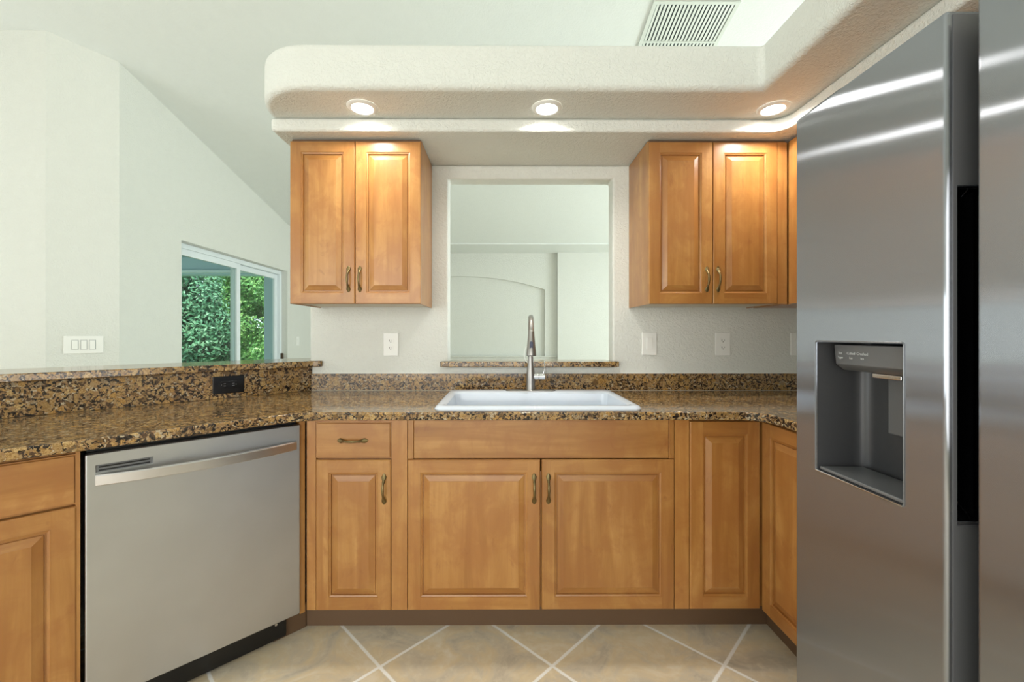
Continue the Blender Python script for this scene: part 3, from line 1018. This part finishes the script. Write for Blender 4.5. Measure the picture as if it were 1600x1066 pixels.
# ================================================================== OUTLETS AND SWITCHES
def plate(name, label, cat, loc, rz, kind, w=0.083, h=0.127, mat='white', group=None):
    """local: plate in xz-plane, facing -y"""
    r = thing(name, label, cat, loc, rz, group)
    bm = bx(-w / 2, w / 2, -0.006, 0, -h / 2, h / 2)
    obj('cover_plate', bm, mat, r, bevel=0.0035, seg=3)
    if kind == 'outlet':
        for s in (1, -1):
            bm = prism(bmesh.new(), rrect(-0.0165, 0.0165, -0.0135, 0.0135, 0.009, 5), 0, 0.0025)
            f = obj('socket', bm, mat, r, loc=(0, -0.0058, s * 0.0195), rot=(PI / 2, 0, 0))
            bm = bmesh.new()
            box(bm, -0.0082, -0.0058, -0.0035, 0.0065, 0.0022, 0.0030); box(bm, 0.0058, 0.0078, -0.0025, 0.0055, 0.0022, 0.0030)
            ring_tube(bm, [(0, -0.0075, 0.0022), (0, -0.0075, 0.0030)], [0.0028, 0.0028], 10)
            obj('slots', bm, 'slot', f)
    elif kind == 'rocker':
        bm = bx(-0.0175, 0.0175, -0.0075, -0.0055, -0.0345, 0.0345); obj('bezel', bm, mat, r)
        bm = bx(-0.0155, 0.0155, -0.0115, -0.007, -0.0325, 0.0325)
        for v in bm.verts:
            if v.co.y < -0.01 and v.co.z < 0: v.co.y = -0.0085
        obj('rocker', bm, mat, r, bevel=0.001)
    elif kind == 'triple':
        for x in (-0.046, 0, 0.046):
            bm = bx(x - 0.0175, x + 0.0175, -0.0072, -0.0055, -0.0345, 0.0345); obj('bezel', bm, 'greyp', r)
            bm = bx(x - 0.0155, x + 0.0155, -0.0125, -0.007, -0.0325, 0.0325)
            for v in bm.verts:
                if v.co.y < -0.01 and v.co.z > 0: v.co.y = -0.0080
            obj('rocker', bm, mat, r, bevel=0.001)
    elif kind == 'black':
        bm = bx(-0.034, 0.034, -0.0085, -0.0055, -0.0165, 0.0165); f = obj('socket', bm, 'blackg', r, bevel=0.001)
        for s in (-1, 1):
            bm = bmesh.new()
            box(bm, s * 0.018 - 0.005, s * 0.018 + 0.005, -0.0092, -0.0084, 0.004, 0.006); box(bm, s * 0.018 - 0.005, s * 0.018 + 0.005, -0.0092, -0.0084, -0.006, -0.004)
            box(bm, s * 0.030 - 0.001, s * 0.030 + 0.001, -0.0092, -0.0084, -0.002, 0.002)
            obj('slots', bm, 'greyp', f)
    return r


plate('outlet', 'white duplex outlet under the left wall cabinet', 'outlet', (-0.616, YW - 0.0005, 1.168), 0, 'outlet')
plate('light_switch', 'white rocker light switch just right of the pass-through', 'light switch', (0.815, YW - 0.0005, 1.172), 0, 'rocker')
plate('outlet', 'white duplex outlet under the right wall cabinet', 'outlet', (1.223, YW - 0.0005, 1.170), 0, 'outlet')
plate('outlet', 'white outlet cover plate half hidden by the refrigerator edge', 'outlet', (1.642, YW - 0.0005, 1.170), 0, 'outlet')
# black outlet on the splash: local x along the angled run
q = (-1.328 - 0.0004, -1.328 + 3.4 - 0.0004)
plate('outlet', 'black horizontal outlet set in the granite splash below the bar top', 'outlet', (q[0] + 0.0004, q[1] - 0.0004, 0.980), PI / 4, 'black', w=0.132, h=0.084, mat='blackg')
plate('light_switch', 'white triple rocker switch plate on the angled wall at the left', 'light switch', (-3.072, 3.1405, 1.148), math.atan2(0.257, 0.285), 'triple', w=0.21, h=0.128)
plate('light_switch', 'small white switch plate beyond the sliding glass door', 'light switch', (-2.9295, 6.10, 1.13), PI / 2, 'rocker')

# ================================================================== DOWNLIGHTS
for X, pl in ((-0.617, 'left'), (0.196, 'middle'), (1.198, 'right')):
    lab = {'left': 'round white downlight in the soffit above the left wall cabinet', 'middle': 'round white downlight in the soffit above the pass-through',
           'right': 'round white downlight in the soffit corner nearest the refrigerator'}[pl]
    r = thing('downlight', lab, 'ceiling light', (X, 1.878, 2.2238), 0, 'recessed downlights in the soffit')
    bm = bmesh.new(); lathe(bm, [(0.046, -0.004), (0.048, -0.008), (0.060, -0.006), (0.066, -0.001), (0.066, 0.0)], 40)
    obj('trim_ring', bm, 'white', r, smooth=True)
    bm = bmesh.new(); lathe(bm, [(0, -0.007), (0.03, -0.0065), (0.0458, -0.0035), (0.0458, -0.001), (0, -0.001)], 40)
    obj('lens', bm, 'lens', r, smooth=True)
    l = bpy.data.lights.new('downlight_glow', 'AREA'); l.shape = 'DISK'; l.size = 0.088; l.energy = 3.6; l.color = (1.0, 0.97, 0.92); l.spread = math.radians(150)
    lo_ = bpy.data.objects.new('downlight_glow', l); COL.objects.link(lo_); lo_.parent = r; lo_.location = (0, 0, -0.010)

# ================================================================== RETURN AIR GRILLE on the sloped ceiling
slope = math.atan(0.226)
r = thing('air_grille', 'white return air grille with fine louvers on the sloped ceiling', 'vent', (1.279, 2.785, CEIL(2.785) - 0.001), 0)
r.rotation_euler = (-slope, 0, 0)
Wg, Lg = 0.288, 0.60
bm = gridwall([-Wg, -Wg + 0.028, Wg - 0.028, Wg], [0, 0.02, Lg / 2 - 0.008, Lg / 2 + 0.008, Lg - 0.03, Lg], [(1, 1), (1, 3)], -0.012, 0.0)
for v in bm.verts: v.co = Vector((v.co.x, v.co.z, v.co.y))
obj('frame', bm, 'grille', r, bevel=0.002)
obj('backing', bx(-Wg + 0.02, Wg - 0.02, 0.015, Lg - 0.02, -0.003, -0.001), 'grille_dk', r)
bm = bmesh.new()
nl = 20
for k in range(nl):
    x = -Wg + 0.028 + (2 * Wg - 0.056) * (k + 0.5) / nl
    for a, b in ((0.02, Lg / 2 - 0.008), (Lg / 2 + 0.008, Lg - 0.03)):
        vs = [bm.verts.new(p) for p in ((x - 0.0095, a, -0.0095), (x + 0.0075, a, -0.0075), (x + 0.0075, a, -0.006), (x - 0.0095, a, -0.008),
                                        (x - 0.0095, b, -0.0095), (x + 0.0075, b, -0.0075), (x + 0.0075, b, -0.006), (x - 0.0095, b, -0.008))]
        for f in ((0, 1, 2, 3), (4, 5, 6, 7), (0, 1, 5, 4), (1, 2, 6, 5), (2, 3, 7, 6), (3, 0, 4, 7)):
            bm.faces.new([vs[i] for i in f])
obj('louvers', bm, 'grille', r)

# ================================================================== REFRIGERATOR  (faces -x)
FX = 0.76
r = thing('refrigerator', 'tall stainless steel side-by-side refrigerator with ice and water dispenser', 'refrigerator', (FX, 0.64, 0))
Y = lambda y: y - 0.64
obj('body', bx(0.142, 0.90, Y(0.185), Y(1.098), 0.02, 1.755), 'dgrey', r, bevel=0.004)
obj('base_grille', bx(0.10, 0.141, Y(0.19), Y(1.09), 0.012, 0.055), 'black', r)
d1 = obj('freezer_door', bx(0, 0.136, Y(0.724), Y(1.100), 0.06, 1.778), ['steel_fr', 'steel_dk', 'black'], r, bevel=0.007, seg=4)
dy0, dy1, dz0, dz1 = 0.803, 1.026, 0.897, 1.205
c1 = obj('c', bx(-0.05, 0.118, Y(dy0), Y(dy1), dz0, dz1), 'dgrey'); c1.parent = r
c2 = obj('c', bx(0.017, 0.100, Y(0.70), Y(0.772), 0.902, 1.476), 'black'); c2.parent = r
cut(d1, [c1, c2])
# dispenser liner: open niche with a rounded far back corner
bm = bmesh.new()
e = 0.0006
ins = [(0.001, Y(dy1) - e)] + [(0.117 - 0.03 + 0.03 * math.sin(math.radians(t)), Y(dy1) - e - 0.03 + 0.03 * math.cos(math.radians(t))) for t in range(0, 91, 10)] + \
      [(0.117 - 0.03 + 0.03 * math.cos(math.radians(t)), Y(dy0) + e + 0.03 - 0.03 * math.sin(math.radians(t))) for t in range(0, 91, 10)] + [(0.001, Y(dy0) + e)]
for a, b in zip(ins, ins[1:]):
    v = [bm.verts.new((a[0], a[1], dz0 + e)), bm.verts.new((b[0], b[1], dz0 + e)), bm.verts.new((b[0], b[1], dz1 - e)), bm.verts.new((a[0], a[1], dz1 - e))]
    bm.faces.new(v)
for z in (dz0 + e, dz1 - e):
    bm.faces.new([bm.verts.new((a[0], a[1], z)) for a in ins])
bmesh.ops.remove_doubles(bm, verts=bm.verts, dist=1e-5)
dn = obj('dispenser', bm, 'dgrey', d1, smooth=True)
dn['label'] = 'dark recessed water and ice dispenser niche'
bm = bmesh.new()
fr = rrect(Y(dy0) - 0.002, Y(dy1) + 0.002, dz0 - 0.002, dz1 + 0.002, 0.006, 4)
path = [(-0.0008, p[0], p[1]) for p in fr] + [(-0.0008, fr[0][0], fr[0][1])]
ring_tube(bm, path, [0.0013] * len(path), 6)
o = obj('dispenser_rim', bm, 'rim', d1, smooth=True)
# drip tray
bm = prism(bmesh.new(), [(0.004, Y(dy0) + 0.004), (0.004, Y(dy1) - 0.004), (0.105, Y(dy1) - 0.01), (0.105, Y(dy0) + 0.01)], dz0 + 0.001, dz0 + 0.009)
t = obj('drip_tray', bm, 'greyp', d1, bevel=0.003)
bm = bmesh.new()
ring_tube(bm, [(-0.0015, Y(dy0), dz0 - 0.001), (-0.0015, Y(dy1), dz0 - 0.001)], [0.0018, 0.0018], 8)  # thin chrome strip added as the highlight along the tray's front edge
obj('tray_highlight', bm, 'chrome', d1, smooth=True)
# dispenser head with control panel
bm = bmesh.new()
ya, yb = Y(dy0) + 0.003, Y(dy1) - 0.018
hp = [(0.022, -0.006), (0.116, -0.006), (0.116, -0.066), (0.045, -0.066), (0.026, -0.052)]
rings = []
for yy, sc in ((ya, 0), (yb - 0.012, 0), (yb - 0.004, 0.004), (yb, 0.012)):
    rings.append([bm.verts.new((x + (sc if i in (0, 3, 4) else 0), yy, dz1 + z)) for i, (x, z) in enumerate(hp)])
for a, b in zip(rings, rings[1:]):
    for k in range(5): bm.faces.new([a[k], a[(k + 1) % 5], b[(k + 1) % 5], b[k]])
bm.faces.new(rings[0]); bm.faces.new(rings[-1])
hd = obj('dispenser_head', bm, 'greyp', d1, bevel=0.002)


def text(body, size, loc, parent, mat, rot):
    cu = bpy.data.curves.new('lettering', 'FONT'); cu.body = body; cu.size = size; cu.extrude = 0.0001; cu.align_x = 'CENTER'
    o = bpy.data.objects.new('tmp', cu); COL.objects.link(o)
    bpy.context.view_layer.update()
    me = bpy.data.meshes.new_from_object(o.evaluated_get(bpy.context.evaluated_depsgraph_get()))
    bpy.data.objects.remove(o)
    me.materials.clear(); me.materials.append(M[mat])
    o = bpy.data.objects.new('lettering', me); COL.objects.link(o); o.parent = parent
    o.location = loc; o.rotation_euler = rot
    return o


for i, (t1, t2) in enumerate((('Ice', 'Type'), ('Cubed', 'Ice'), ('Crushed', 'Ice'))):
    yy = yb - 0.028 - i * 0.030
    text(t1, 0.0085, (0.0212, yy, dz1 - 0.028), hd, 'print', (PI / 2, 0, -PI / 2))
    text(t2, 0.0075, (0.0212, yy, dz1 - 0.038), hd, 'print', (PI / 2, 0, -PI / 2))
bm = bmesh.new()
box(bm, 0.050, 0.060, Y(0.86), Y(0.93), dz1 - 0.078, dz1 - 0.0665)
obj('nozzle', bm, 'chrome', d1, bevel=0.003)
obj('paddle', bx(0.104, 0.110, Y(0.85), Y(0.95), 1.00, 1.125), 'greyp', d1, bevel=0.003)
# pocket handle trims on the freezer door
bm = bmesh.new()
box(bm, 0.017, 0.10, Y(0.7245), Y(0.7275), 0.897, 0.902)
o = obj('handle_pocket', bm, 'chrome', d1)
bm = bmesh.new()
box(bm, 0.0175, 0.0995, Y(0.768), Y(0.7715), 0.9025, 1.4755); box(bm, 0.018, 0.020, Y(0.729), Y(0.768), 0.903, 1.475); box(bm, 0.046, 0.048, Y(0.726), Y(0.768), 0.915, 1.465)
box(bm, 0.0175, 0.0995, Y(0.729), Y(0.768), 1.4725, 1.4755)
obj('pocket_liner', bm, 'blackg', d1)
bm = bmesh.new()
ring_tube(bm, [(0.019, Y(0.727), 0.935), (0.027, Y(0.727), 0.928), (0.042, Y(0.727), 0.906)], [0.0014] * 3, 6)
obj('pocket_edge', bm, 'chrome', d1); bm = bmesh.new()
ring_tube(bm, [(0.028, Y(0.727), 1.458), (0.040, Y(0.727), 1.472)], [0.0010] * 2, 6)
obj('pocket_edge', bm, 'chrome', d1)
obj('side_trim', bx(0.010, 0.132, Y(0.7225), Y(0.7238), 0.07, 0.896), 'steel_dk', d1)
obj('side_trim', bx(0.010, 0.132, Y(0.7225), Y(0.7238), 1.478, 1.770), 'steel_dk', d1)
obj('side_trim', bx(0.010, 0.0165, Y(0.7225), Y(0.7238), 0.896, 1.478), 'steel_dk', d1)
d2 = obj('refrigerator_door', bx(0, 0.136, Y(0.185), Y(0.679), 0.06, 1.778), ['steel_fr', 'black'], r, bevel=0.007, seg=4)
c2 = obj('c', bx(0.017, 0.100, Y(0.632), Y(0.70), 0.902, 1.476), 'black'); c2.parent = r
cut(d2, [c2])
obj('hinge_cover', bx(0.03, 0.20, Y(0.99), Y(1.09), 1.7785, 1.800), 'dgrey', r, bevel=0.004)
obj('hinge_cover', bx(0.03, 0.20, Y(0.195), Y(0.295), 1.7785, 1.800), 'dgrey', r, bevel=0.004)
